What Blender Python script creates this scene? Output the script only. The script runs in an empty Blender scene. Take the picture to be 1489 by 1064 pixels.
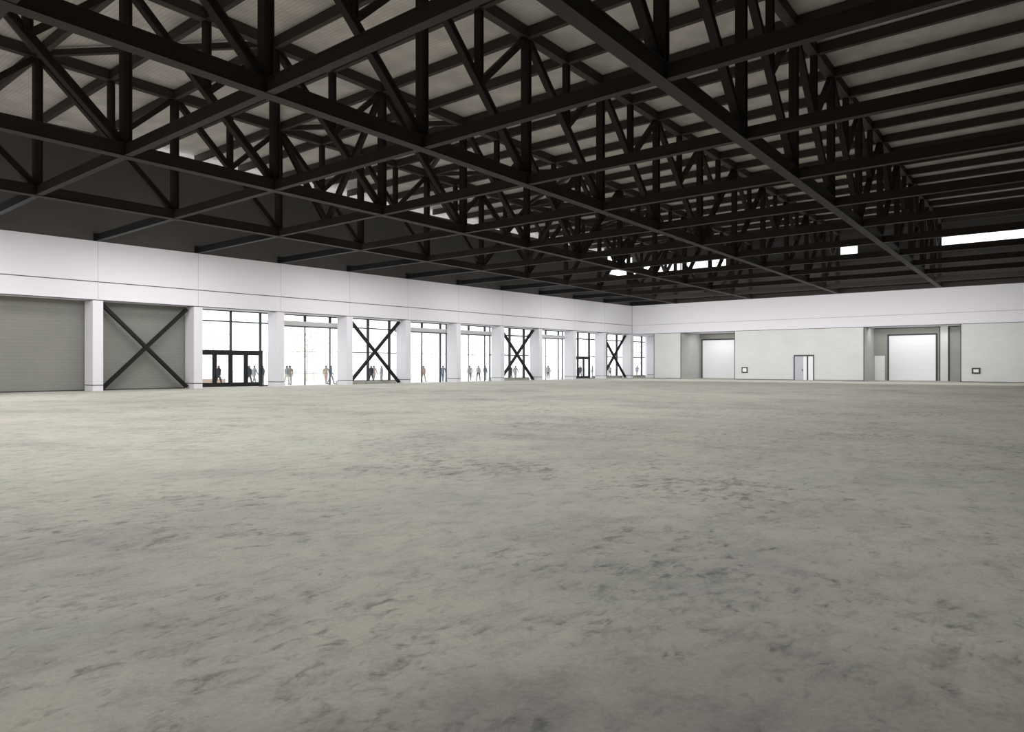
import bpy, bmesh, math, random
from mathutils import Vector, Matrix
R = random.Random(7)
SC = bpy.context.scene
COL = SC.collection

# ------------------------------------------------------------------ measures (metres)
EYE = 1.6
FPX = 1071.0                      # focal length in pixels of a 1489 px wide frame
YAW = math.atan(892.5 / 1071.0)   # camera turned left of the long wall's direction
XW = -50.4                        # room face of the left wall band and columns
XG = -52.45                       # glazing plane behind the columns
YB = 85.4                         # room face of the back wall band
BAY = 6.618
SEAM0 = 19.2                      # first column / panel seam seen
Z_SOFF, Z_REV, Z_TOP = 5.82, 6.97, 9.55
ZC = 9.5                          # underside of the lower chords
ZT = 15.9                         # underside of the upper chords
ZD = 16.42                        # underside of the roof deck
def seam(k): return SEAM0 + BAY * k
def node(k, b, z):                # truss grid: k = truss line (0 nearest the camera), b = bay
    return Vector((-9.958 - 9.815 * k - 0.445 * b, 18.46 + 0.133 * k + 6.644 * b, z))

# ------------------------------------------------------------------ materials
def new_mat(name):
    m = bpy.data.materials.new(name); m.use_nodes = True
    nt = m.node_tree; bs = nt.nodes['Principled BSDF']
    return m, nt, bs
def tint(name, rgb, rough=0.6, spec=0.3, var=0.06, scale=3.0, metal=0.0, bump=0.0):
    m, nt, bs = new_mat(name)
    tc = nt.nodes.new('ShaderNodeTexCoord')
    n = nt.nodes.new('ShaderNodeTexNoise'); n.inputs['Scale'].default_value = scale; n.inputs['Detail'].default_value = 4
    nt.links.new(tc.outputs['Object'], n.inputs['Vector'])
    mx = nt.nodes.new('ShaderNodeMix'); mx.data_type = 'RGBA'
    mx.inputs['A'].default_value = [c * (1 - var) for c in rgb] + [1]
    mx.inputs['B'].default_value = [min(1, c * (1 + var)) for c in rgb] + [1]
    nt.links.new(n.outputs['Fac'], mx.inputs['Factor'])
    nt.links.new(mx.outputs['Result'], bs.inputs['Base Color'])
    bs.inputs['Roughness'].default_value = rough
    bs.inputs['Specular IOR Level'].default_value = spec
    bs.inputs['Metallic'].default_value = metal
    if bump:
        b = nt.nodes.new('ShaderNodeBump'); b.inputs['Strength'].default_value = bump
        nt.links.new(n.outputs['Fac'], b.inputs['Height']); nt.links.new(b.outputs['Normal'], bs.inputs['Normal'])
    return m
def block_mat(name, rgb, mortar, axis):
    """ground-face block: thin courses; axis = horizontal run of the wall ('X' or 'Y')"""
    m, nt, bs = new_mat(name)
    tc = nt.nodes.new('ShaderNodeTexCoord'); sp = nt.nodes.new('ShaderNodeSeparateXYZ')
    nt.links.new(tc.outputs['Object'], sp.inputs[0])
    cb = nt.nodes.new('ShaderNodeCombineXYZ')
    nt.links.new(sp.outputs[axis], cb.inputs[0]); nt.links.new(sp.outputs['Z'], cb.inputs[1])
    br = nt.nodes.new('ShaderNodeTexBrick')
    br.inputs['Scale'].default_value = 1.0
    br.inputs['Brick Width'].default_value = 0.8; br.inputs['Row Height'].default_value = 0.2
    br.inputs['Mortar Size'].default_value = 0.012; br.inputs['Mortar Smooth'].default_value = 0.3
    br.inputs['Color1'].default_value = [c * 0.98 for c in rgb] + [1]
    br.inputs['Color2'].default_value = [c * 1.02 for c in rgb] + [1]
    br.inputs['Mortar'].default_value = list(mortar) + [1]
    nt.links.new(cb.outputs[0], br.inputs['Vector'])
    n = nt.nodes.new('ShaderNodeTexNoise'); n.inputs['Scale'].default_value = 0.5; n.inputs['Detail'].default_value = 5
    nt.links.new(tc.outputs['Object'], n.inputs['Vector'])
    mr = nt.nodes.new('ShaderNodeMapRange'); mr.inputs['To Min'].default_value = 0.9; mr.inputs['To Max'].default_value = 1.08
    nt.links.new(n.outputs['Fac'], mr.inputs['Value'])
    mx = nt.nodes.new('ShaderNodeMix'); mx.data_type = 'RGBA'; mx.blend_type = 'MULTIPLY'; mx.inputs['Factor'].default_value = 1
    nt.links.new(br.outputs['Color'], mx.inputs['A']); nt.links.new(mr.outputs['Result'], mx.inputs['B'])
    nt.links.new(mx.outputs['Result'], bs.inputs['Base Color'])
    bs.inputs['Roughness'].default_value = 0.9; bs.inputs['Specular IOR Level'].default_value = 0.1
    return m
# a darker grey patch with an uneven edge on the concrete, measured from the floor slab's middle
FLOOR_PATCH = ((XG - 0.1 + 12.0) / 2 + 0.4, 41.0 - 2.4, -0.2)
def floor_mat():
    m, nt, bs = new_mat('worn_concrete')
    L = nt.links
    tc = nt.nodes.new('ShaderNodeTexCoord')
    def noise(scale, detail, rough, stretch=(1, 1, 1), rot=0.0, dist=0.0):
        mp = nt.nodes.new('ShaderNodeMapping'); mp.inputs['Scale'].default_value = stretch; mp.inputs['Rotation'].default_value = (0, 0, rot)
        L.new(tc.outputs['Object'], mp.inputs['Vector'])
        n = nt.nodes.new('ShaderNodeTexNoise'); n.inputs['Scale'].default_value = scale
        n.inputs['Detail'].default_value = detail; n.inputs['Roughness'].default_value = rough; n.inputs['Distortion'].default_value = dist
        L.new(mp.outputs[0], n.inputs['Vector']); return n.outputs['Fac']
    def ramp(src, stops):
        r = nt.nodes.new('ShaderNodeValToRGB'); e = r.color_ramp.elements
        e[0].position, e[0].color = stops[0][0], list(stops[0][1]) + [1]
        e[1].position, e[1].color = stops[-1][0], list(stops[-1][1]) + [1]
        for p, c in stops[1:-1]:
            x = e.new(p); x.color = list(c) + [1]
        L.new(src, r.inputs['Fac']); return r.outputs['Color']
    def mult(a, b, f=1.0):
        mx = nt.nodes.new('ShaderNodeMix'); mx.data_type = 'RGBA'; mx.blend_type = 'MULTIPLY'; mx.inputs['Factor'].default_value = f
        L.new(a, mx.inputs['A']); L.new(b, mx.inputs['B']); return mx.outputs['Result']
    base = ramp(noise(0.13, 6, 0.6, dist=0.5), [(0.32, (0.345, 0.338, 0.318)), (0.44, (0.425, 0.428, 0.372)), (0.52, (0.465, 0.446, 0.393)), (0.60, (0.425, 0.432, 0.374)), (0.72, (0.49, 0.464, 0.42))])
    blot = ramp(noise(0.5, 8, 0.68), [(0.30, (0.80, 0.80, 0.81)), (0.5, (1, 1, 1)), (0.7, (1.08, 1.07, 1.05))])
    c = mult(base, blot)
    flow = ramp(noise(4.2, 9, 0.76, (1.0, 0.6, 1), 0.55, 0.35), [(0.32, (0.68, 0.69, 0.69)), (0.5, (1, 1, 1)), (0.68, (1.10, 1.09, 1.08))])
    c = mult(c, flow, 0.85)
    mask = noise(0.3, 5, 0.65)
    speck = noise(8.0, 6, 0.68, (1.0, 0.6, 1), 0.55, 0.45)
    ad = nt.nodes.new('ShaderNodeMath'); ad.operation = 'MULTIPLY_ADD'; ad.inputs[1].default_value = 0.55
    L.new(mask, ad.inputs[0]); L.new(speck, ad.inputs[2])
    sp = ramp(ad.outputs[0], [(0.56, (0.42, 0.43, 0.44)), (0.65, (0.80, 0.81, 0.81)), (0.73, (1, 1, 1))])
    c = mult(c, sp, 0.9)
    gm = nt.nodes.new('ShaderNodeMapping'); gm.inputs['Location'].default_value = FLOOR_PATCH
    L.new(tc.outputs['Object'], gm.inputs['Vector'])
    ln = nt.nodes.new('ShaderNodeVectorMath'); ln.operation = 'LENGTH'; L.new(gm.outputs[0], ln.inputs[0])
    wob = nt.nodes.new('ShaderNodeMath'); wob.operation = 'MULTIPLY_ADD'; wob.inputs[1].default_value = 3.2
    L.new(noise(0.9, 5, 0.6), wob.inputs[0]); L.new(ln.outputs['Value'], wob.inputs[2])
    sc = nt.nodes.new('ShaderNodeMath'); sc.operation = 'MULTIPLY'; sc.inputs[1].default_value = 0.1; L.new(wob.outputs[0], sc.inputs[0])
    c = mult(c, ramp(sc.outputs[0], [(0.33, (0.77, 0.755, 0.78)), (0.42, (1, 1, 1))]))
    fine = ramp(noise(30, 4, 0.65), [(0.3, (0.90, 0.90, 0.90)), (0.7, (1.07, 1.07, 1.07))])
    c = mult(c, fine)
    L.new(c, bs.inputs['Base Color'])
    bs.inputs['Roughness'].default_value = 0.75; bs.inputs['Specular IOR Level'].default_value = 0.12
    bp = nt.nodes.new('ShaderNodeBump'); bp.inputs['Strength'].default_value = 0.25; bp.inputs['Distance'].default_value = 0.02
    L.new(speck, bp.inputs['Height']); L.new(bp.outputs['Normal'], bs.inputs['Normal'])
    return m
def deck_mat():
    m, nt, bs = new_mat('ribbed_deck')
    tc = nt.nodes.new('ShaderNodeTexCoord')
    w = nt.nodes.new('ShaderNodeTexWave'); w.bands_direction = 'Y'; w.inputs['Scale'].default_value = 1.6; w.inputs['Distortion'].default_value = 0
    nt.links.new(tc.outputs['Object'], w.inputs['Vector'])
    n = nt.nodes.new('ShaderNodeTexNoise'); n.inputs['Scale'].default_value = 0.7; n.inputs['Detail'].default_value = 5
    nt.links.new(tc.outputs['Object'], n.inputs['Vector'])
    r = nt.nodes.new('ShaderNodeValToRGB')
    r.color_ramp.elements[0].position = 0.3; r.color_ramp.elements[0].color = (0.52, 0.48, 0.455, 1)
    r.color_ramp.elements[1].position = 0.7; r.color_ramp.elements[1].color = (0.73, 0.68, 0.65, 1)
    nt.links.new(n.outputs['Fac'], r.inputs['Fac'])
    mr = nt.nodes.new('ShaderNodeMapRange'); mr.inputs['To Min'].default_value = 0.86; mr.inputs['To Max'].default_value = 1.0
    nt.links.new(w.outputs['Fac'], mr.inputs['Value'])
    mx = nt.nodes.new('ShaderNodeMix'); mx.data_type = 'RGBA'; mx.blend_type = 'MULTIPLY'; mx.inputs['Factor'].default_value = 1
    nt.links.new(r.outputs['Color'], mx.inputs['A']); nt.links.new(mr.outputs['Result'], mx.inputs['B'])
    nt.links.new(mx.outputs['Result'], bs.inputs['Base Color'])
    bs.inputs['Roughness'].default_value = 0.7
    return m
def glass_mat():
    m, nt, bs = new_mat('clear_glass')
    nt.nodes.remove(bs)
    tr = nt.nodes.new('ShaderNodeBsdfTransparent'); tr.inputs['Color'].default_value = (0.95, 0.97, 0.97, 1)
    gl = nt.nodes.new('ShaderNodeBsdfGlossy'); gl.inputs['Roughness'].default_value = 0.02
    mx = nt.nodes.new('ShaderNodeMixShader'); mx.inputs['Fac'].default_value = 0.04
    nt.links.new(tr.outputs[0], mx.inputs[1]); nt.links.new(gl.outputs[0], mx.inputs[2])
    nt.links.new(mx.outputs[0], nt.nodes['Material Output'].inputs['Surface'])
    return m
M = dict(
    steel=tint('dark_steel', (0.029, 0.0225, 0.0195), 0.6, 0.2, 0.2, 2.0),
    roofsteel=tint('roof_steel', (0.058, 0.048, 0.044), 0.65, 0.2, 0.2, 2.0),
    brace=tint('brace_steel', (0.013, 0.0125, 0.013), 0.5, 0.2, 0.15, 2.0),
    white=tint('white_panel', (0.77, 0.755, 0.80), 0.8, 0.15, 0.015, 0.4),
    seam=tint('joint_dark', (0.10, 0.10, 0.11), 0.8, 0.1),
    seamlight=tint('joint_light', (0.42, 0.42, 0.43), 0.8, 0.1),
    darkwall=tint('charcoal_wall', (0.085, 0.080, 0.078), 0.85, 0.1, 0.05, 0.3),
    block=block_mat('grey_block', (0.25, 0.25, 0.23), (0.21, 0.21, 0.195), 'Y'),
    blockx=block_mat('grey_block_recess', (0.34, 0.34, 0.31), (0.29, 0.29, 0.27), 'X'),
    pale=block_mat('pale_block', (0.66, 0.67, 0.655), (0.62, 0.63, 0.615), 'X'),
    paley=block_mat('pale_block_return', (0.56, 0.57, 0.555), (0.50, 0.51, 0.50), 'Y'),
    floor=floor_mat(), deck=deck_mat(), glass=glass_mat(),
    frame=tint('black_aluminium', (0.012, 0.013, 0.015), 0.35, 0.4),
    mull=tint('grey_aluminium', (0.055, 0.06, 0.068), 0.4, 0.4),
    thin=tint('light_aluminium', (0.30, 0.31, 0.32), 0.45, 0.3),
    band=tint('header_white', (0.70, 0.70, 0.69), 0.6, 0.2),
    door=tint('white_door', (0.86, 0.86, 0.88), 0.6, 0.2, 0.01),
    lilac=tint('lilac_door', (0.50, 0.49, 0.54), 0.6, 0.2, 0.02),
    edge=tint('dark_trim', (0.06, 0.06, 0.065), 0.6, 0.2),
    pave=tint('pale_paving', (0.80, 0.79, 0.77), 0.9, 0.1, 0.04, 0.3),
    bark=tint('pale_bark', (0.62, 0.58, 0.52), 0.9, 0.1),
    leaf=tint('pale_leaf', (0.80, 0.80, 0.70), 0.9, 0.1, 0.12, 1.0),
    leafdark=tint('grey_leaf', (0.42, 0.44, 0.40), 0.9, 0.1, 0.2, 1.0),
    planter=tint('planter_red', (0.60, 0.42, 0.36), 0.9, 0.1),
    soil=tint('planter_soil', (0.35, 0.30, 0.25), 0.9, 0.1),
    skin=tint('skin', (0.55, 0.38, 0.29), 0.6, 0.2),
)
def cloth(name, rgb): return tint(name, rgb, 0.9, 0.1, 0.08, 4.0)

# ------------------------------------------------------------------ mesh helpers
def tag(o, label=None, cat=None, group=None, kind=None):
    if label: o['label'] = label
    if cat: o['category'] = cat
    if group: o['group'] = group
    if kind: o['kind'] = kind
    return o
def empty(name, loc, label=None, cat=None, group=None, kind=None):
    o = bpy.data.objects.new(name, None); COL.objects.link(o); o.location = loc
    o.empty_display_size = 0.3
    return tag(o, label, cat, group, kind)
class MB:
    """collects shapes in world coordinates, then becomes ONE mesh object"""
    def __init__(s): s.v, s.f, s.m, s.mi = [], [], [], 0
    def hexa(s, c):
        i = len(s.v); s.v += [tuple(p) for p in c]
        for q in ((0, 3, 2, 1), (4, 5, 6, 7), (0, 1, 5, 4), (1, 2, 6, 5), (2, 3, 7, 6), (3, 0, 4, 7)):
            s.f.append([i + a for a in q]); s.m.append(s.mi)
        return s
    def box(s, x0, x1, y0, y1, z0, z1):
        return s.hexa([(x0, y0, z0), (x1, y0, z0), (x1, y1, z0), (x0, y1, z0), (x0, y0, z1), (x1, y0, z1), (x1, y1, z1), (x0, y1, z1)])
    def bar(s, a, b, w, h, up=(0, 0, 1), off=(0, 0)):
        a, b = Vector(a), Vector(b); d = (b - a).normalized(); up = Vector(up)
        sd = d.cross(up).normalized(); u = sd.cross(d).normalized()
        a = a + sd * off[0] + u * off[1]; b = b + sd * off[0] + u * off[1]
        q = [(-1, -1), (1, -1), (1, 1), (-1, 1)]
        # orientation: bottom ring at a, top ring at b
        ra = [a + sd * (x * w / 2) + u * (y * h / 2) for x, y in q]; rb = [b + sd * (x * w / 2) + u * (y * h / 2) for x, y in q]
        return s.hexa([ra[0], ra[3], ra[2], ra[1], rb[0], rb[3], rb[2], rb[1]])
    def tube_steel(s, a, b, w, h, up=(0, 0, 1), lip=0.03):
        """rectangular hollow section with slightly wider cap plates on top and underside"""
        s.bar(a, b, w - 2 * lip, h - 0.06, up)
        s.bar(a, b, w, 0.035, up, (0, h / 2 - 0.0175)); s.bar(a, b, w, 0.035, up, (0, -h / 2 + 0.0175))
        return s
    def wide_flange(s, a, b, w, h, up):
        """H section: two flange plates and a thick web"""
        t = 0.05
        s.bar(a, b, w, t, up, (0, h / 2 - t / 2)); s.bar(a, b, w, t, up, (0, -h / 2 + t / 2)); s.bar(a, b, w * 0.62, h - 2 * t, up)
        return s
    def prism(s, pts, z0, z1):
        n = len(pts); i = len(s.v)
        s.v += [(x, y, z0) for x, y in pts] + [(x, y, z1) for x, y in pts]
        s.f.append(list(range(i + n - 1, i - 1, -1))); s.m.append(s.mi); s.f.append(list(range(i + n, i + 2 * n))); s.m.append(s.mi)
        for k in range(n):
            s.f.append([i + k, i + (k + 1) % n, i + n + (k + 1) % n, i + n + k]); s.m.append(s.mi)
        return s
    def build(s, name, mat, parent=None, kind=None, bevel=0.0):
        me = bpy.data.meshes.new(name)
        vs = s.v
        org = Vector((0, 0, 0))
        if parent is not None:
            p = parent; org = Vector((0, 0, 0))
            while p is not None: org += p.location; p = p.parent
        elif vs:
            xs, ys, zs = zip(*vs)
            org = Vector(((min(xs) + max(xs)) / 2, (min(ys) + max(ys)) / 2, min(zs)))
        me.from_pydata([(x - org.x, y - org.y, z - org.z) for x, y, z in vs], [], s.f)
        mats = mat if isinstance(mat, list) else [mat]
        for mm in mats: me.materials.append(mm)
        for p, k in zip(me.polygons, s.m): p.material_index = k
        bm = bmesh.new(); bm.from_mesh(me); bmesh.ops.recalc_face_normals(bm, faces=bm.faces); bm.to_mesh(me); bm.free()
        o = bpy.data.objects.new(name, me); COL.objects.link(o)
        if parent is not None: o.parent = parent
        else: o.location = org
        if kind: o['kind'] = kind
        if bevel:
            md = o.modifiers.new('bevel', 'BEVEL'); md.width = bevel; md.segments = 1; md.limit_method = 'ANGLE'
        return o
def box(name, mat, x0, x1, y0, y1, z0, z1, parent=None, kind=None): return MB().box(x0, x1, y0, y1, z0, z1).build(name, mat, parent, kind)

# ------------------------------------------------------------------ camera
cam = bpy.data.cameras.new('camera'); camo = bpy.data.objects.new('camera', cam); COL.objects.link(camo)
cam.sensor_fit = 'HORIZONTAL'; cam.sensor_width = 36.0; cam.lens = 36.0 * FPX / 1489.0
cam.clip_start = 0.05; cam.clip_end = 2000
camo.location = (0, 0, EYE); camo.rotation_euler = (math.pi / 2, 0, YAW)
SC.camera = camo
CY, SY = math.cos(YAW), math.sin(YAW)
def ray(u):
    t = (u - 744.5) / FPX
    return t * CY - SY, t * SY + CY
def on_x(u, X):                   # y of the place on the plane x = X that a pixel column looks at
    dx, dy = ray(u); return dy * X / dx

# ------------------------------------------------------------------ shell
XR, YN = 12.0, -18.0
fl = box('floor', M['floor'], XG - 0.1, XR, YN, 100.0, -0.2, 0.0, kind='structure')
tag(fl, 'worn grey green concrete floor filling the lower half of the picture', None)
pv = box('pavement', M['pave'], -260, XG - 0.1, -120, 300, -0.25, -0.03, kind='structure')
tag(pv, 'pale paving outside the glazed wall')
dk = box('ceiling', M['deck'], -52.6, XR + 0.3, YN, 87.2, ZD, ZD + 0.12, kind='structure')
tag(dk, 'ribbed grey roof deck above the dark trusses')
# left wall: charcoal upper wall with an eaves strip left open to the sky
m = MB()
y_clr = seam(0) + 1.0
m.box(-50.75, -50.5, YN, y_clr, Z_TOP, ZD)
m.box(-50.75, -50.5, y_clr, 79.6, Z_TOP, 15.85)
m.box(-50.75, -50.5, 79.6, YB + 0.4, Z_TOP, 13.3)
wl = m.build('wall_left', M['darkwall'], kind='structure')
tag(wl, 'charcoal upper wall above the white band on the left side')
m = MB()
zl, zh = 13.4, 14.85
xs = [-50.5, -37.4, -24.2, -22.4, -14.6, 2.0, XR]
for i in range(6):
    if i % 2: m.box(xs[i], xs[i + 1], YB + 0.15, YB + 0.4, Z_TOP, ZD)
    else: m.box(xs[i], xs[i + 1], YB + 0.15, YB + 0.4, Z_TOP, zl); m.box(xs[i], xs[i + 1], YB + 0.15, YB + 0.4, zh, ZD)
wb = m.build('wall_back', M['darkwall'], kind='structure')
tag(wb, 'charcoal upper wall above the white band at the far end')
box('wall_right', M['darkwall'], XR, XR + 0.3, YN, 100, 0, ZD, kind='structure')
box('wall_front', M['darkwall'], XG - 0.1, XR, YN - 0.3, YN, 0, ZD, kind='structure')
# clerestory glazing
def clerestory(name, label, boxes, bars):
    e = empty(name, boxes[0][0:1] + boxes[0][2:3] + boxes[0][4:5], label, None, kind='structure')
    for b in boxes: box('glass_pane', M['glass'], *b, parent=e)
    for b in bars: box('frame_bar', M['mull'], *b, parent=e)
    return e
# white bands (bulkheads) with a dark reveal line and faint panel joints
def reveal_band_left():
    m = MB()
    m.mi = 0
    m.box(-52.55, XW, YN, 95.0, Z_SOFF, Z_REV - 0.03); m.box(-52.55, XW, YN, 95.0, Z_REV + 0.03, Z_TOP)
    m.mi = 1; m.box(-52.5, XW - 0.025, YN, 95.0, Z_REV - 0.031, Z_REV + 0.031)
    m.mi = 2
    for k in range(-5, 10): m.box(XW - 0.01, XW + 0.002, seam(k) - 0.012, seam(k) + 0.012, Z_SOFF + 0.02, Z_TOP - 0.01)
    o = m.build('wall_left_band', [M['white'], M['seam'], M['seamlight']], kind='structure')
    return tag(o, 'white panelled wall band running above the columns on the left')
reveal_band_left()
m = MB()
m.box(XW + 0.004, XR, YB, YB + 1.6, Z_SOFF, Z_REV - 0.025); m.box(XW + 0.004, XR, YB, YB + 1.6, Z_REV + 0.025, Z_TOP)
m.mi = 1; m.box(XW + 0.004, XR, YB + 0.03, YB + 1.5, Z_REV - 0.026, Z_REV + 0.026)
tag(m.build('wall_back_band', [M['white'], M['seamlight']], kind='structure'), 'white wall band across the far end of the hall')
tag(box('trim_1', M['white'], XW, XR, YB + 1.6, 96.0, Z_SOFF, Z_SOFF + 0.2, kind='structure'), 'white soffit over the recesses of the far wall')
# dark joint lines at the edges of the bands
tag(box('trim_2', M['edge'], XW - 0.035, XW + 0.012, 9.0, YB, Z_SOFF - 0.035, Z_SOFF + 0.012, kind='structure'), 'thin dark line along the underside of the left white band')
tag(box('trim_3', M['edge'], XW + 0.01, XR, YB - 0.012, YB + 0.035, Z_SOFF - 0.035, Z_SOFF + 0.012, kind='structure'), 'thin dark line along the underside of the far white band')
tag(box('trim_4', M['seam'], XW + 0.001, XW + 0.03, YB - 0.03, YB - 0.001, Z_SOFF, Z_TOP, kind='structure'), 'thin dark line in the inside corner of the white bands')

# grey block infill in the two bays nearest the camera
inf = MB().box(-52.2, -51.8, YN, seam(1) + 0.3, 0, Z_SOFF).build('wall_left_infill', M['block'], kind='structure')
tag(inf, 'grey block infill wall behind the two leftmost columns')
tag(box('baseboard_left', M['edge'], -51.8, -51.77, YN, seam(1) - 0.3, 0, 0.07, kind='structure'), 'thin dark base line of the grey block infill wall')

# ------------------------------------------------------------------ columns along the left wall
col_where = ['leftmost column, between two grey block bays', 'column between the cross braced block bay and the entrance doors',
    'column to the right of the large entrance doors', 'column on the left of the cross braced window nearest the camera',
    'column on the right of the cross braced window nearest the camera', 'column between the two neighbouring roller header windows',
    'column on the left of the middle cross braced window', 'column on the right of the middle cross braced window',
    'column just left of the small distant doors', 'column on the left of the farthest cross braced window',
    'column under the corner of the two white bands', 'farthest column, beyond the corner beside the pale block']
for k in range(12):
    y0, y1 = seam(k) - 0.31, seam(k) + 0.31
    e = empty('column', (XW - 0.65, seam(k), 0), 'white square wall ' + col_where[k], 'column', 'columns along the glazed wall', 'thing')
    m = MB()
    m.box(-51.7, XW, y0, y1, 0.40, Z_SOFF - 0.036)
    m.build('shaft', M['white'], e)
    box('base_block', M['white'], -51.7, XW, y0, y1, 0.0, 0.34, parent=e)
    tag(box('base_joint', M['seam'], -51.69, XW - 0.012, y0 + 0.012, y1 - 0.012, 0.339, 0.401, parent=e), 'dark joint line')

# ------------------------------------------------------------------ glazed bays
def glazing(k, kind, label):
    """bay between column k and k+1; glazing plane lies behind the columns"""
    s = seam(k); ya, yb = s + 0.2, s + 6.98
    e = empty('window_%d' % k, (XG, s + 3.3, 0), label, None, kind='structure')
    zb = 0.26 if kind in ('brace',) else 0.0
    if zb: box('curb', M['floor'], XG - 0.12, XG + 0.14, ya, yb, 0, zb, parent=e)
    thin = kind == 'band'
    def vbar(y, w, z0, z1, mt, nm='mullion', d=0.12): box(nm, mt, XG - d / 2, XG + d / 2, y - w / 2, y + w / 2, z0, z1, parent=e)
    def hbar(z, h, y0, y1, mt, nm='transom', d=0.10): box(nm, mt, XG - d / 2, XG + d / 2, y0, y1, z - h / 2, z + h / 2, parent=e)
    ztop = Z_SOFF
    if kind == 'band':
        hb = MB().box(XG - 0.2, XG + 0.42, ya + 0.02, yb - 0.02, 4.89, 5.26).build('header_box', M['band'], e)
        box('header_edge', M['mull'], XG - 0.1, XG + 0.43, ya + 0.02, yb - 0.02, 4.80, 4.89, parent=e)
        for y, w in ((s + 3.6, 0.22), (s + 6.1, 0.22)):
            vbar(y, w, 5.26, ztop, M['mull'])
        vbar(s + 3.6, 0.07, zb, 4.80, M['thin'] if k % 2 else M['mull'])
        vbar(s + 6.1, 0.18 if k == 4 else 0.09, zb, 4.80, M['mull'])
        if k > 2: vbar(s + 6.93, 0.12, zb, ztop, M['mull'], 'jamb')
        hbar(2.78, 0.04, ya, yb, M['thin'])
        hbar(1.0, 0.03, ya, yb, M['thin'], 'guard_rail')
    else:
        w = 0.16 if k < 3 else (0.24 if k < 6 else 0.32)
        th = 0.0 if k < 6 else 0.04
        zd = 2.78 if kind == 'door' else zb
        vbar(s + 3.6, w, zd, ztop, M['mull']); vbar(s + 6.1, w + 0.02, zb, ztop, M['mull'])
        hbar(4.98, 0.10 + th, ya, yb, M['mull'])
        if kind == 'brace':
            hbar(2.80, 0.08 + th, ya, yb, M['mull']); hbar(zb + 0.03, 0.06, ya, yb, M['frame'], 'sill')
        else:
            hbar(2.80, 0.05, s + 6.1, yb, M['mull'])
            hbar(0.05, 0.08, s + 6.2, yb, M['frame'], 'sill')
    hbar(ztop - 0.04, 0.08, ya, yb, M['mull'], 'head_bar')
    m = MB()
    if kind == 'door':
        m.box(XG - 0.012, XG + 0.012, ya, yb, 2.86, ztop - 0.08); m.box(XG - 0.012, XG + 0.012, s + 6.2, yb, 0.09, 2.75)
    else:
        m.box(XG - 0.012, XG + 0.012, ya, yb, zb + 0.06, ztop - 0.08)
    m.build('glass_pane', M['glass'], e)
    if kind == 'door':
        d = empty('door_%d' % k, (XG, s + 3.57, 0), 'black framed set of four glazed entrance doors, ' + ('nearest the camera' if k == 1 else 'far along the glazed wall'), None, kind='structure')
        y0, y1 = s + 1.03, s + 6.14
        fr = MB(); fr.box(XG - 0.1, XG + 0.1, y0 - 0.1, y1 + 0.12, 2.53, 2.80)
        fr.box(XG - 0.1, XG + 0.1, y0 - 0.12, y0 + 0.02, 0, 2.57); fr.box(XG - 0.1, XG + 0.1, y1 - 0.02, y1 + 0.12, 0, 2.57)
        fr.build('frame', M['frame'], d)
        wd = (y1 - y0) / 4
        for q in range(4):
            a, b = y0 + q * wd + 0.01, y0 + (q + 1) * wd - 0.01
            lf = MB(); t = 0.045
            lf.box(XG - t, XG + t, a, a + 0.16, 0.02, 2.55); lf.box(XG - t, XG + t, b - 0.16, b, 0.02, 2.55)
            lf.box(XG - t, XG + t, a + 0.16, b - 0.16, 0.02, 0.34); lf.box(XG - t, XG + t, a + 0.16, b - 0.16, 2.43, 2.55)
            lo = lf.build('door_leaf', M['frame'], d)
            box('glass_pane', M['glass'], XG - 0.01, XG + 0.01, a + 0.16, b - 0.16, 0.34, 2.43, parent=lo)
            yy = b - 0.08 if q % 2 == 0 else a + 0.08
            MB().bar((XG + 0.09, yy, 0.85), (XG + 0.09, yy, 1.35), 0.03, 0.03, (1, 0, 0)).build('pull_handle', M['mull'], lo)
    return e
glazing(1, 'door', 'glazed bay over the large entrance doors')
glazing(2, 'band', 'window under a white roller header, nearest the camera')
glazing(3, 'brace', 'window behind the nearest of the glazed cross braces')
glazing(4, 'band', 'left one of two neighbouring windows under white roller headers')
glazing(5, 'band', 'right one of two neighbouring windows under white roller headers')
glazing(6, 'brace', 'window behind the middle cross brace')
glazing(7, 'band', 'farthest window under a white roller header')
glazing(8, 'door', 'glazed bay over the small distant doors')
glazing(9, 'brace', 'window behind the farthest cross brace')
glazing(10, 'brace', 'last narrow window beyond the corner')
# end of the glazed wall behind the corner
box('wall_left_return', M['white'], -52.6, -47.2, 92.6, 92.9, 0, Z_SOFF, kind='structure')

# ------------------------------------------------------------------ X braces
def cross(k, label):
    s = seam(k); x = -51.15
    e = empty('cross_brace', (x, s + 3.5, 0), label, 'brace', 'cross braces between the columns')
    a0, a1 = s + 0.52, s + 6.15
    up = (1, 0, 0)
    MB().wide_flange((x, a0, 5.62), (x, a1, 0.12), 0.22, 0.24, up).build('brace_bar', M['brace'], e)
    mid = 0.5
    p, q = Vector((x, a0, 0.12)), Vector((x, a1, 5.62))
    c = (p + q) / 2; d = (q - p).normalized()
    m = MB(); m.wide_flange(p, c - d * 0.12, 0.22, 0.24, up); m.wide_flange(c + d * 0.12, q, 0.22, 0.24, up)
    m.build('brace_bar', M['brace'], e)
    return e
cross(0, 'black steel cross brace in front of the grey block bay')
cross(3, 'black steel cross brace before a window, nearest of the glazed ones')
cross(6, 'black steel cross brace before a window, middle of the glazed ones')
cross(9, 'small distant black steel cross brace, last before the corner')

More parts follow.
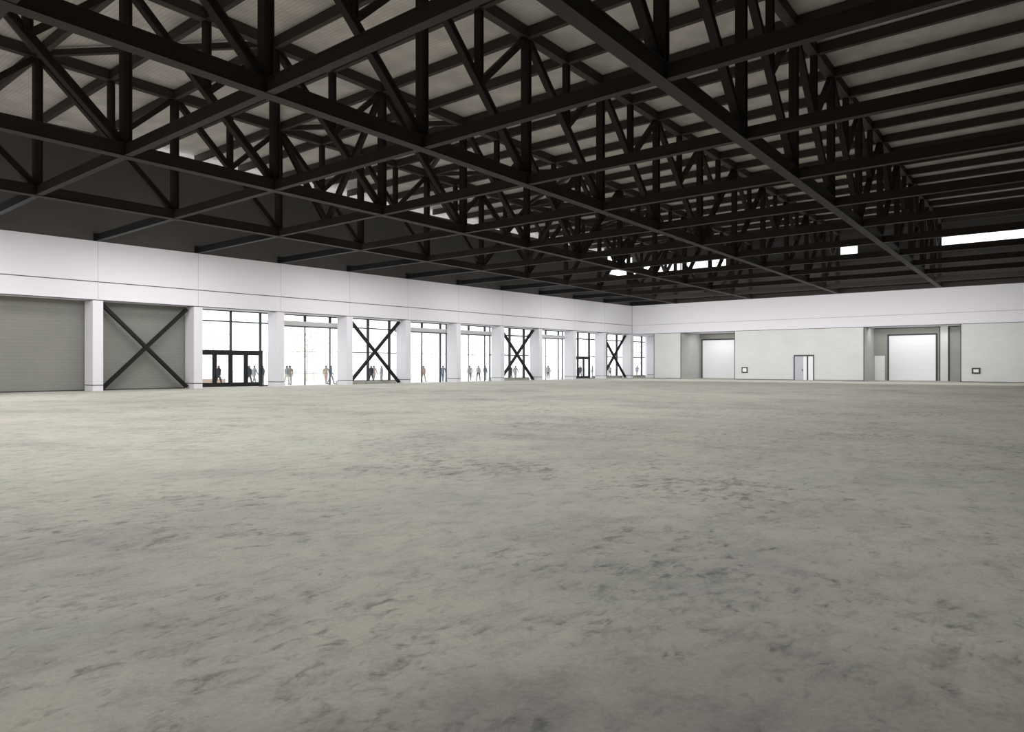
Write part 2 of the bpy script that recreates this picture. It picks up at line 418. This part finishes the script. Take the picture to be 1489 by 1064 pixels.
# ------------------------------------------------------------------ far wall, under the white band
YA, YD2 = 90.9, 89.64
def pale_block(name, x0, x1, label, y1=96.0):
    m = MB(); m.box(x0, x1, YB + 0.02, y1, 0, Z_SOFF - 0.036)
    o = m.build(name, [M['pale'], M['paley']], kind='structure')
    me = o.data
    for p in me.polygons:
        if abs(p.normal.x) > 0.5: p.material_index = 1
    return tag(o, label)
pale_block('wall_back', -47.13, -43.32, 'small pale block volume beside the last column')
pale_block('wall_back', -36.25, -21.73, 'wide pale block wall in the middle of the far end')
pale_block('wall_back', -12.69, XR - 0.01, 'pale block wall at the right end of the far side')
tag(box('wall_back', M['blockx'], -43.32, -36.25, YA, YA + 0.3, 0, Z_SOFF, kind='structure'), 'grey back of the recess with the left white door')
tag(box('wall_back', M['blockx'], -21.73, -12.69, YD2, YD2 + 0.3, 0, Z_SOFF, kind='structure'), 'grey back of the recess with the right white door')
# edges seen as dark lines
n_trim = 5
def edge_line(x0, x1, y0, y1, z0, z1, label):
    global n_trim
    tag(box('trim_%d' % n_trim, M['edge'], x0, x1, y0, y1, z0, z1, kind='structure'), label); n_trim += 1
ew = 0.035
for x, lab in ((-47.13, 'left edge of the small pale block volume'), (-43.32, 'right edge of the small pale block volume'), (-36.25, 'left edge of the wide pale block wall'),
               (-21.73, 'right edge of the wide pale block wall'), (-12.69, 'left edge of the pale block wall at the right end')):
    edge_line(x - ew, x + ew, YB - 0.012, YB + 0.03, 0, Z_SOFF - 0.04, 'thin dark line on the ' + lab)
for x0, x1, lab in ((-47.1, -43.35, 'small pale block volume'), (-36.2, -29.2, 'wide pale block wall, left of its doorway'), (-26.95, -21.77, 'wide pale block wall, right of its doorway'), (-12.65, XR, 'pale block wall at the right end')):
    edge_line(x0, x1, YB - 0.01, YB + 0.03, 0, 0.06, 'thin dark base line of the ' + lab)
edge_line(-43.25, -36.3, YA - 0.03, YA + 0.01, Z_SOFF - 0.08, Z_SOFF, 'thin dark line at the head of the left recess')
edge_line(-21.68, -12.73, YD2 - 0.03, YD2 + 0.01, Z_SOFF - 0.08, Z_SOFF, 'thin dark line at the head of the right recess')

def roller_door(name, x0, x1, y, z1, label, fw=0.16):
    e = empty(name, ((x0 + x1) / 2, y, 0), label, None, kind='structure')
    m = MB(); m.box(x0 - fw, x0, y - 0.1, y, 0, z1 + fw); m.box(x1, x1 + fw, y - 0.1, y, 0, z1 + fw); m.box(x0, x1, y - 0.1, y, z1, z1 + fw)
    m.build('frame', M['edge'], e)
    m = MB(); n = 8
    for q in range(n): m.box(x0, x1, y - 0.06, y - 0.005, 0.02 + q * (z1 - 0.02) / n, 0.02 + (q + 1) * (z1 - 0.02) / n - 0.004)
    m.build('door_panel', M['door'], e)
    box('bottom_seal', M['thin'], x0, x1, y - 0.065, y, 0, 0.03, parent=e)
    return e
roller_door('door_2', -42.93, -36.8, YA, 4.98, 'large white overhead door in the left recess, dark frame')
roller_door('door_3', -20.18, -15.62, YD2, 4.95, 'large white overhead door in the right recess, dark frame')
e = empty('door_4', (-21.15, YD2, 0), 'small plain white door left of the right overhead door', None, kind='structure')
box('door_panel', M['door'], -21.68, -20.62, YD2 - 0.05, YD2, 0, 2.74, parent=e)
MB().box(-20.78, -20.70, YD2 - 0.10, YD2 - 0.05, 1.0, 1.06).build('door_handle', M['thin'], e)
# pilaster and dark reveals beside the right overhead door
tag(box('trim_%d' % n_trim, M['pale'], -15.16, -14.46, YD2 - 0.25, YD2, 0, Z_SOFF, kind='structure'), 'pale pilaster right of the right overhead door'); n_trim += 1
for x, lab in ((-15.24, 'left'), (-14.38, 'right'), (-12.86, 'far right')):
    edge_line(x - 0.05, x + 0.05, YD2 - 0.06, YD2 + 0.01, 0, Z_SOFF, 'dark upright line on the %s of the pale pilaster' % lab)
# double doorway in the wide pale wall
e = empty('door_5', (-28.05, YB, 0), 'dark framed double door in the wide pale wall, one leaf lilac grey', None, kind='structure')
m = MB(); x0, x1, zt = -29.13, -26.99, 2.78
m.box(x0 - 0.06, x0 + 0.06, YB - 0.06, YB + 0.015, 0, zt + 0.08); m.box(x1 - 0.05, x1 + 0.05, YB - 0.06, YB + 0.015, 0, zt + 0.08)
m.box(x0 + 0.06, x1 - 0.05, YB - 0.06, YB + 0.015, zt - 0.08, zt + 0.08); m.box(-27.72, -27.58, YB - 0.06, YB + 0.015, 0, zt - 0.08)
m.build('frame', M['edge'], e)
lf = box('door_leaf', M['lilac'], x0 + 0.06, -28.12, YB - 0.03, YB + 0.015, 0.02, zt - 0.09, parent=e); tag(lf, 'lilac grey door leaf')
MB().box(-28.24, -28.18, YB - 0.09, YB - 0.03, 1.0, 1.25).build('door_handle', M['mull'], lf)
box('side_panel', M['door'], -28.11, -27.72, YB - 0.025, YB + 0.015, 0.02, zt - 0.09, parent=e)
box('door_leaf', M['door'], -27.57, x1 - 0.05, YB - 0.03, YB + 0.015, 0.02, zt - 0.09, parent=e)
# wall boxes
def wall_box(x0, x1, z0, z1, label, t):
    e = empty('wall_hatch', ((x0 + x1) / 2, YB, z0), label, 'wall hatch', 'small square hatches on the far wall')
    m = MB(); m.box(x0, x1, YB - 0.08, YB + 0.02, z0, z0 + t); m.box(x0, x1, YB - 0.08, YB + 0.02, z1 - t, z1)
    m.box(x0, x0 + t, YB - 0.08, YB + 0.02, z0 + t, z1 - t); m.box(x1 - t, x1, YB - 0.08, YB + 0.02, z0 + t, z1 - t)
    m.build('frame', M['edge'], e); box('cover_plate', M['door'], x0 + t, x1 - t, YB - 0.04, YB + 0.02, z0 + t, z1 - t, parent=e)
wall_box(-35.33, -34.62, 0.80, 1.46, 'small square hatch left of the lilac grey door', 0.10)
wall_box(-11.74, -11.02, 0.84, 1.42, 'small square hatch on the pale wall at the far right', 0.13)

# ------------------------------------------------------------------ roof steel
B0, B1, MID = -2, 10, 4
S = M['steel']
CH, CW = 0.50, 0.44
zb, zt = ZC + CH / 2, ZT + 0.25
truss_lab = ['dark steel roof truss nearest the camera, its lower chord crossing the top centre',
             'dark steel roof truss, second from the camera, lower chord entering at top left corner',
             'dark steel roof truss, third from the camera, second from the glazed wall',
             'dark steel roof truss running closest to the charcoal left wall']
bend = 9.97
for k in range(4):
    e = empty('roof_truss', node(k, MID, ZC), truss_lab[k], 'roof truss', 'dark steel roof trusses')
    # chords
    MB().tube_steel(node(k, B0 - 0.06, zb), node(k, bend, zb), CW, CH).build('bottom_chord', S, e)
    MB().tube_steel(node(k, B0 - 0.06, zt), node(k, bend, zt), 0.40, 0.48).build('top_chord', M['roofsteel'], e)
    ax = (node(k, 1, 0) - node(k, 0, 0)).normalized()
    sd = Vector((ax.y, -ax.x, 0))
    for b in range(B0, B1 + 1):
        bb = min(b, bend - 0.03)
        MB().wide_flange(node(k, bb, zb + 0.2), node(k, bb, zt - 0.2), 0.34, 0.34, ax).build('post', S, e)
    for b in range(B0, B1):
        if b < MID: p, q = node(k, b, zt - 0.1), node(k, b + 1, zb + 0.1); hi = b + 1
        else: p, q = node(k, b, zb + 0.1), node(k, b + 1, zt - 0.1); hi = b
        d = (q - p).normalized(); p2, q2 = p + d * 0.25, q - d * 0.25
        MB().wide_flange(p2, q2, 0.28, 0.30, d.cross(sd)).build('diagonal', S, e)
        c = (p + q) / 2
        h = node(k, b + 0.5, zt - 0.2)
        MB().wide_flange(h, Vector((h.x, h.y, c.z + 0.05)), 0.28, 0.28, ax).build('half_post', S, e)
        t = node(k, hi, zt - 0.15); dd = (c - t).normalized()
        MB().bar(t + dd * 0.25, c - dd * 0.02, 0.24, 0.26, dd.cross(sd)).build('knee_brace', S, e)

# tie beams: the lower cross members, one per bay, landing on the left wall
tie_where = {-2: 'running out of the frame at the top left', -1: 'landing on the left wall beyond the left edge', 0: 'landing on the left wall above the leftmost column', 1: 'landing above the column left of the entrance doors',
    2: 'landing above the column right of the entrance doors', 3: 'landing above the column left of the nearest braced window', 4: 'landing above the column right of the nearest braced window',
    5: 'landing above the column between the two roller header windows', 6: 'landing above the column left of the middle braced window', 7: 'landing above the column right of the middle braced window',
    8: 'landing above the column left of the small distant doors', 9: 'landing above the column left of the farthest braced window', 10: 'lying along the top of the far white band'}
BW, BH = 0.28, 0.42
ztie = ZC + 0.02 + BH / 2
for b in range(B0, B1 + 1):
    bb = min(b, 9.94)
    n3 = node(3, bb, ztie)
    e = empty('roof_tie', node(1, bb, ZC), 'dark steel cross tie ' + tie_where[b], 'tie beam', 'lower cross ties between the trusses')
    pts = [node(-2.2, bb, ztie), node(0, bb, ztie), node(1, bb, ztie), node(2, bb, ztie), n3]
    m = MB()
    for i in range(4):
        d = (pts[i + 1] - pts[i]).normalized(); g = CW / 2 + 0.0
        m.tube_steel(pts[i] + d * (g if i else 0), pts[i + 1] - d * g, BW, BH, lip=0.02)
    m.build('beam', S, e)
    d = (Vector((XW - 0.1, seam(bb), ztie)) - n3); d.z = 0; d.normalize()
    wy = seam(bb) if b < 10 else YB - 0.2
    m = MB(); m.tube_steel(n3 + d * (CW / 2), (XW - 0.1, wy, ztie + 0.04), BW, BH, lip=0.02)
    wbk = m.build('wall_bracket', M['brace'], e)
    if b < 10: box('end_plate', M['brace'], -50.5, -50.46, wy - 0.24, wy + 0.24, Z_TOP + 0.0, ztie + 0.34, parent=wbk)
    if b in (-2, 1, 4, 7, 10):
        c = (node(2, bb, ztie) + node(3, bb, ztie)) / 2
        for k in (2, 3):
            t = node(k, bb, zt - 0.15); dd = (c - t).normalized(); ax = (node(k, 1, 0) - node(k, 0, 0)).normalized()
            MB().wide_flange(t + dd * 0.3, c - dd * 0.05, 0.26, 0.28, dd.cross(ax)).build('chevron_brace', S, e)

# roof-level diagonal bracing between the two trusses nearest the left wall
for i, b in enumerate(range(B0, B1)):
    ka, kb = (3, 2) if b % 2 else (2, 3)
    p, q = node(ka, b, zt), node(kb, min(b + 1, bend - 0.05), zt); d = (q - p).normalized()
    o = MB().tube_steel(p + d * 0.45, q - d * 0.45, 0.2, 0.28, lip=0.02).build('roof_brace', M['roofsteel'])
    tag(o, 'slim dark diagonal brace under the deck between the two trusses nearest the left wall', 'brace', 'roof level diagonal braces')

# purlins at every half bay
nb = int((B1 - B0) * 2)
for i in range(-6, nb + 1):
    b = B0 + i * 0.5
    bb = min(b, 9.93)
    pa, pb = node(-2.2, bb, ZT + 0.26), node(3, bb, ZT + 0.26)
    d = (pb - pa).normalized()
    end = pb + d * ((-50.45 - pb.x) / d.x)
    o = MB().tube_steel(pa, end, 0.24, 0.46, lip=0.02).build('roof_purlin', M['roofsteel'])
    if bb < B0: lab = 'dark purlin under the roof deck behind the camera'
    else: lab = 'long dark purlin crossing the trusses just under the roof deck'
    tag(o, lab, 'purlin', 'roof purlins' if bb >= B0 else 'purlins behind the camera')

# clerestory glass
c1 = clerestory('window_11', 'eaves strip of daylight along the top of the left wall', [(-50.64, -50.61, y_clr, 79.6, 15.85, ZD)],
                [(-50.7, -50.55, seam(k) - 0.06, seam(k) + 0.06, 15.85, ZD) for k in range(1, 9)])
c2 = clerestory('window_12', 'taller eaves window at the far end of the left wall', [(-50.64, -50.61, 79.6, YB + 0.15, 13.3, ZD)], [(-50.7, -50.55, 79.55, 79.67, 13.3, ZD)])
c3 = clerestory('window_13', 'high window in the far wall next to the corner', [(-50.5, -37.4, YB + 0.26, YB + 0.29, zl, zh)], [(-43.5, -43.4, YB + 0.2, YB + 0.35, zl, zh)])
c4 = clerestory('window_14', 'narrow high window in the far wall left of the nearest truss', [(-24.2, -22.4, YB + 0.26, YB + 0.29, zl, zh)], [])
c5 = clerestory('window_15', 'high window strip at the right end of the far wall', [(-14.6, 2.0, YB + 0.26, YB + 0.29, zl, zh)], [(-6.4, -6.3, YB + 0.2, YB + 0.35, zl, zh)])

# ------------------------------------------------------------------ people outside the glass
def skin_mesh(verts, edges, radii, root, sub=1):
    me = bpy.data.meshes.new('body'); me.from_pydata(verts, edges, []); o = bpy.data.objects.new('body', me); COL.objects.link(o)
    md = o.modifiers.new('s', 'SKIN'); md.use_smooth_shade = True
    for i, r in enumerate(radii):
        sv = me.skin_vertices[0].data[i]; sv.radius = r if isinstance(r, tuple) else (r, r); sv.use_root = (i == root)
    sd = o.modifiers.new('d', 'SUBSURF'); sd.levels = sub; sd.render_levels = sub
    bpy.context.view_layer.update()
    out = bpy.data.meshes.new_from_object(o.evaluated_get(bpy.context.evaluated_depsgraph_get()))
    bpy.data.objects.remove(o); bpy.data.meshes.remove(me)
    for p in out.polygons: p.use_smooth = True
    return out
def body(stride, arm, lean):
    """standing or striding figure facing +Y, 1.74 m tall; returns a body mesh with face, ears, hands and feet"""
    V, E, RR = [], [], []
    def v(p, r): V.append(p); RR.append(r); return len(V) - 1
    def link(*ids):
        for a, b in zip(ids, ids[1:]): E.append((a, b))
    l = lean
    pel = v((0, 0, 0.93), (0.155, 0.115)); wa = v((0, l * 0.3, 1.10), (0.14, 0.10)); ch = v((0, l * 0.7, 1.30), (0.165, 0.115)); nk = v((0, l, 1.46), (0.06, 0.06))
    hd = v((0, l + 0.015, 1.56), (0.075, 0.088)); tp = v((0, l + 0.01, 1.67), (0.07, 0.085))
    link(pel, wa, ch, nk, hd, tp)
    nose = v((0, l + 0.115, 1.585), 0.014); link(hd, nose)
    for s in (-1, 1):
        ear = v((s * 0.085, l + 0.0, 1.59), 0.014); link(hd, ear)
        hip = v((s * 0.095, 0, 0.86), 0.092); kn = v((s * 0.10, s * stride * 0.5 + 0.03, 0.49), 0.058); an = v((s * 0.10, s * stride - 0.02, 0.09), 0.038); to = v((s * 0.11, s * stride + 0.15, 0.035), 0.034)
        link(pel, hip, kn, an, to)
        sh = v((s * 0.19, l, 1.39), 0.058); el = v((s * 0.25, l - s * arm * 0.4, 1.12), 0.042); wr = v((s * 0.245, l + 0.09 - s * arm, 0.88), 0.030); pm = v((s * 0.24, l + 0.11 - s * arm, 0.80), 0.033)
        link(ch, sh, el, wr, pm)
        for f in range(4):
            fx = (f - 1.5) * 0.019; a = v((s * 0.24, l + 0.11 - s * arm + fx, 0.755), 0.0095); b2 = v((s * 0.232, l + 0.118 - s * arm + fx, 0.71 + abs(f - 1.3) * 0.006), 0.008); link(pm, a, b2)
        th = v((s * 0.215, l + 0.155 - s * arm, 0.775), 0.0095); link(pm, th)
    me = skin_mesh(V, E, RR, pel)
    return me, l
def lathe_patch(me, test, grow):
    """a clothing or hair shell grown from the part of the body that passes the test"""
    bm = bmesh.new(); bm.from_mesh(me)
    bmesh.ops.delete(bm, geom=[f for f in bm.faces if not test(f.calc_center_median())], context='FACES')
    bm.normal_update()
    for x in bm.verts: x.co += x.normal * grow
    out = bpy.data.meshes.new('shell'); bm.to_mesh(out); bm.free()
    for p in out.polygons: p.use_smooth = True
    return out
POSES = [body(0.02, 0.02, 0.01), body(0.26, 0.16, 0.03), body(-0.24, -0.15, 0.03)]
hair_m = [cloth('hair_dark', (0.06, 0.045, 0.04)), cloth('hair_brown', (0.20, 0.13, 0.08))]
def person(u, X, pose, face, top, bottom, label, h=1.0):
    y = on_x(u, X)
    me, l = POSES[pose]
    e = empty('person', (X, y, -0.03), label, 'person', 'people walking outside the glass')
    e.rotation_euler = (0, 0, face); e.scale = (h, h, h)
    me2 = me.copy(); me2.materials.clear(); me2.materials.append(M['skin'])
    b = bpy.data.objects.new('body', me2); COL.objects.link(b); b.parent = e
    def shell(name, test, grow, mat):
        sm = lathe_patch(me, test, grow); sm.materials.clear(); sm.materials.append(mat)
        o = bpy.data.objects.new(name, sm); COL.objects.link(o); o.parent = e
    shell('hair', lambda c: c.z > 1.60 and c.y < l + 0.055 or (c.z > 1.52 and c.y < l - 0.03 and abs(c.x) < 0.1), 0.014, hair_m[pose % 2])
    shell('jacket', lambda c: 0.90 < c.z < 1.47, 0.014, top)
    shell('trousers', lambda c: 0.10 < c.z < 0.99 and abs(c.x) < 0.21, 0.012, bottom)
    shell('shoe', lambda c: c.z < 0.11 and c.x < 0, 0.010, M['edge']); shell('shoe', lambda c: c.z < 0.11 and c.x > 0, 0.010, M['edge'])
    return e
dk_, gy_, bl_, br_, rd_, cr_ = cloth('cloth_black', (0.05, 0.05, 0.06)), cloth('cloth_grey', (0.32, 0.32, 0.34)), cloth('cloth_blue', (0.20, 0.23, 0.33)), cloth('cloth_brown', (0.40, 0.30, 0.24)), cloth('cloth_rust', (0.46, 0.30, 0.26)), cloth('cloth_cream', (0.68, 0.64, 0.56))
PI = math.pi
person(317.5, -55.0, 1, 0.2, dk_, dk_, 'person in black behind the second leaf of the large entrance doors')
person(362.0, -55.5, 1, 0.4, dk_, dk_, 'person in black striding behind the right leaf of the large entrance doors')
person(369.5, -56.5, 2, 0.0, gy_, gy_, 'person in grey behind the right leaf of the large entrance doors')
person(382.0, -54.5, 0, PI, dk_, gy_, 'person in black jacket just right of the large entrance doors')
person(417.0, -54.6, 1, 0.3, gy_, cr_, 'person in grey at the left edge of the first roller header window')
person(421.5, -55.2, 0, 1.2, br_, gy_, 'person in brown beside one in grey, left in the first roller header window')
person(474.0, -56.0, 2, 0.6, br_, rd_, 'person in brown top and rust trousers, right side of first roller header window')
person(481.0, -54.3, 1, -0.4, bl_, bl_, 'person in blue striding at the right of the first roller header window')
person(539.5, -55.0, 1, 0.3, dk_, dk_, 'person in black behind the left mullion of the nearest braced window')
person(543.5, -56.5, 2, 0.4, rd_, gy_, 'person in rust top beside the left mullion of the nearest braced window')
person(555.0, -54.6, 0, 2.9, gy_, gy_, 'person in grey standing in the middle of the nearest braced window')
person(615.5, -55.0, 1, 0.2, rd_, br_, 'person in rust and brown behind a thin mullion, left neighbouring roller header window')
person(644.0, -54.5, 2, 0.5, bl_, bl_, 'person in blue at the right of the left neighbouring roller header window')
person(683.0, -56.0, 0, 0.5, gy_, dk_, 'person in grey jacket at the left of the right neighbouring roller header window')
person(695.5, -54.4, 1, 0.3, gy_, dk_, 'person striding in the middle of the right neighbouring roller header window')
person(705.5, -57.0, 0, 0.0, bl_, gy_, 'person in blue jacket at the right of the right neighbouring roller header window')
person(742.0, -55.0, 1, 0.3, dk_, dk_, 'person in black behind the left mullion of the middle braced window')
person(749.5, -54.5, 2, 0.3, gy_, gy_, 'person in grey in the middle of the middle braced window')
person(797.0, -55.5, 0, 0.6, gy_, dk_, 'person beside the bushy plant in the farthest roller header window')
person(843.5, -55.0, 1, 0.2, dk_, dk_, 'person in black behind the small distant doors')
person(861.5, -55.5, 0, 2.0, gy_, gy_, 'person in grey just right of the small distant doors')
person(886.5, -55.0, 1, 0.3, gy_, dk_, 'person behind the left mullion of the farthest braced window')
person(926.5, -55.5, 0, 0.3, bl_, gy_, 'person in blue jacket in the last narrow window beyond the corner')

# ------------------------------------------------------------------ planting outside
def tree(name, u, X, h, rad, label, leaf, n=220, low=0.35, trunk=0.09, cat='tree'):
    y = on_x(u, X); e = empty(name, (X, y, -0.03), label, cat)
    rr = random.Random(int(u))
    m = MB(); segs = 6; top = h * 0.8
    def taper(a, b, r0, r1):
        a, b = Vector(a), Vector(b); d = (b - a).normalized(); s = d.orthogonal().normalized(); t = d.cross(s); i = len(m.v)
        for c, r in ((a, r0), (b, r1)):
            for q in range(segs):
                g = 2 * PI * q / segs; m.v.append(tuple(c + s * r * math.cos(g) + t * r * math.sin(g)))
        for q in range(segs): m.f.append([i + q, i + (q + 1) % segs, i + segs + (q + 1) % segs, i + segs + q]); m.m.append(0)
    base = Vector((X, y, -0.03)); taper(base, base + Vector((0.05, 0.03, top)), trunk, trunk * 0.3)
    tips = []
    for q in range(9):
        z = h * (low + 0.5 * q / 9); g = q * 2.4; ln = rad * (0.9 - 0.4 * q / 9)
        a = base + Vector((0, 0, z)); b = a + Vector((math.cos(g) * ln, math.sin(g) * ln, h * 0.16)); taper(a, b, trunk * 0.35, trunk * 0.1); tips.append((a, b))
    m.build('trunk', M['bark'], e)
    m = MB()
    for q in range(n):
        a, b = tips[rr.randrange(len(tips))]; c = a.lerp(b, rr.uniform(0.3, 1.1)) + Vector((rr.gauss(0, 1), rr.gauss(0, 1), rr.gauss(0.2, 0.8))) * rad * 0.25
        s = rad * rr.uniform(0.05, 0.1); d1 = Vector((rr.gauss(0, 1), rr.gauss(0, 1), rr.gauss(0, 1))).normalized(); d2 = d1.orthogonal().normalized()
        i = len(m.v); m.v += [tuple(c - d1 * s), tuple(c + d2 * s * 0.5), tuple(c + d1 * s), tuple(c - d2 * s * 0.5)]; m.f.append([i, i + 1, i + 2, i + 3]); m.m.append(0)
    m.build('foliage', leaf, e)
    return e
tree('street_tree', 446, -66, 5.6, 2.0, 'pale thin street tree outside the first roller header window', M['leaf'])
tree('street_tree', 612, -70, 5.8, 2.0, 'faint pale tree outside the left neighbouring roller header window', M['leaf'])
tree('street_tree', 686, -70, 6.0, 2.0, 'faint pale tree outside the right neighbouring roller header window', M['leaf'])
tree('street_tree', 310, -75, 5.2, 2.0, 'faint pale tree far outside the large entrance doors', M['leaf'], 160)
tree('street_tree', 926, -62, 5.0, 1.3, 'twiggy tree outside the last narrow window beyond the corner', M['leafdark'], 160, 0.3, 0.06)
tree('shrub', 794, -58.5, 2.2, 0.8, 'dark bushy plant outside the farthest roller header window', M['leafdark'], 200, 0.15, 0.05, 'shrub')
tree('shrub', 456, -64, 1.3, 1.0, 'low yellow green shrub in the first roller header window', M['leaf'], 200, 0.1, 0.03, 'shrub')
def bed(u, X, w, label):
    y = on_x(u, X); e = empty('planter', (X, y, -0.03), label, 'planter')
    m = MB(); m.box(X - 0.6, X + 0.6, y - w / 2, y - w / 2 + 0.1, -0.03, 0.45); m.box(X - 0.6, X + 0.6, y + w / 2 - 0.1, y + w / 2, -0.03, 0.45)
    m.box(X - 0.6, X - 0.5, y - w / 2 + 0.1, y + w / 2 - 0.1, -0.03, 0.45); m.box(X + 0.5, X + 0.6, y - w / 2 + 0.1, y + w / 2 - 0.1, -0.03, 0.45)
    m.build('planter_wall', M['planter'], e); box('planter_soil', M['soil'], X - 0.5, X + 0.5, y - w / 2 + 0.1, y + w / 2 - 0.1, -0.03, 0.38, parent=e)
bed(304, -62, 2.4, 'low reddish planter outside the left leaf of the large entrance doors')

# ------------------------------------------------------------------ light
w = bpy.data.worlds.new('world'); SC.world = w; w.use_nodes = True
bg = w.node_tree.nodes['Background']; bg.inputs['Color'].default_value = (0.97, 0.985, 1.0, 1); bg.inputs['Strength'].default_value = 2.3
def area(x, y, z, sx, sy, power, aim=(0, 0, -1), rgb=(1.0, 0.985, 0.985)):  # unseen fill lamps, added to brighten the hall; no fixtures hang there
    l = bpy.data.lights.new('added_fill', 'AREA'); l.shape = 'RECTANGLE'; l.size, l.size_y = sx, sy
    l.energy = power; l.color = rgb
    o = bpy.data.objects.new('added_fill', l); COL.objects.link(o); o.location = (x, y, z)
    o.rotation_euler = Vector(aim).to_track_quat('-Z', 'Y').to_euler()
for i, x in enumerate((-45, -35, -25, -15, -5, 5)):
    for j, y in enumerate((-9, 7, 23, 39, 55, 71)):
        area(x, y, 9.35, 3.0, 12.0, 540 * (0.92, 1.36, 1.0, 0.92, 0.75, 0.6)[j] * (0.9, 1, 1.05, 1.0, 0.45, 0.08)[i])
for y, p in ((-6, 1.4), (9, 1.45), (24, 0.95), (39, 0.8), (54, 0.9), (69, 1.2)): area(-41.5, y, 7.5, 14.0, 1.2, 330 * p, (-1, 0.6, -0.7))  # added washers that brighten the left wall band and columns
for x in (-40.5, -30.5, -20.5, -10.5): area(x, 74.5, 7.5, 9.0, 1.2, 520, (0, 1, -0.7))  # added washers for the far wall
area(-39.8, 88.2, 5.75, 4.5, 0.6, 100, (0, 0.5, -1)); area(-17.4, 87.5, 5.75, 8.0, 0.6, 105, (0, 0.45, -1))  # added fill in the two door recesses, no lamp visible there
SC.view_settings.view_transform = 'Standard'; SC.view_settings.look = 'None'; SC.view_settings.gamma = 1.0
SC.view_settings.exposure = 0.0; SC.view_settings.use_curve_mapping = False
SC.cycles.max_bounces = 8; SC.cycles.diffuse_bounces = 5; SC.cycles.transparent_max_bounces = 16
SC.cycles.use_denoising = True
SC.cycles.sample_clamp_indirect = 6.0
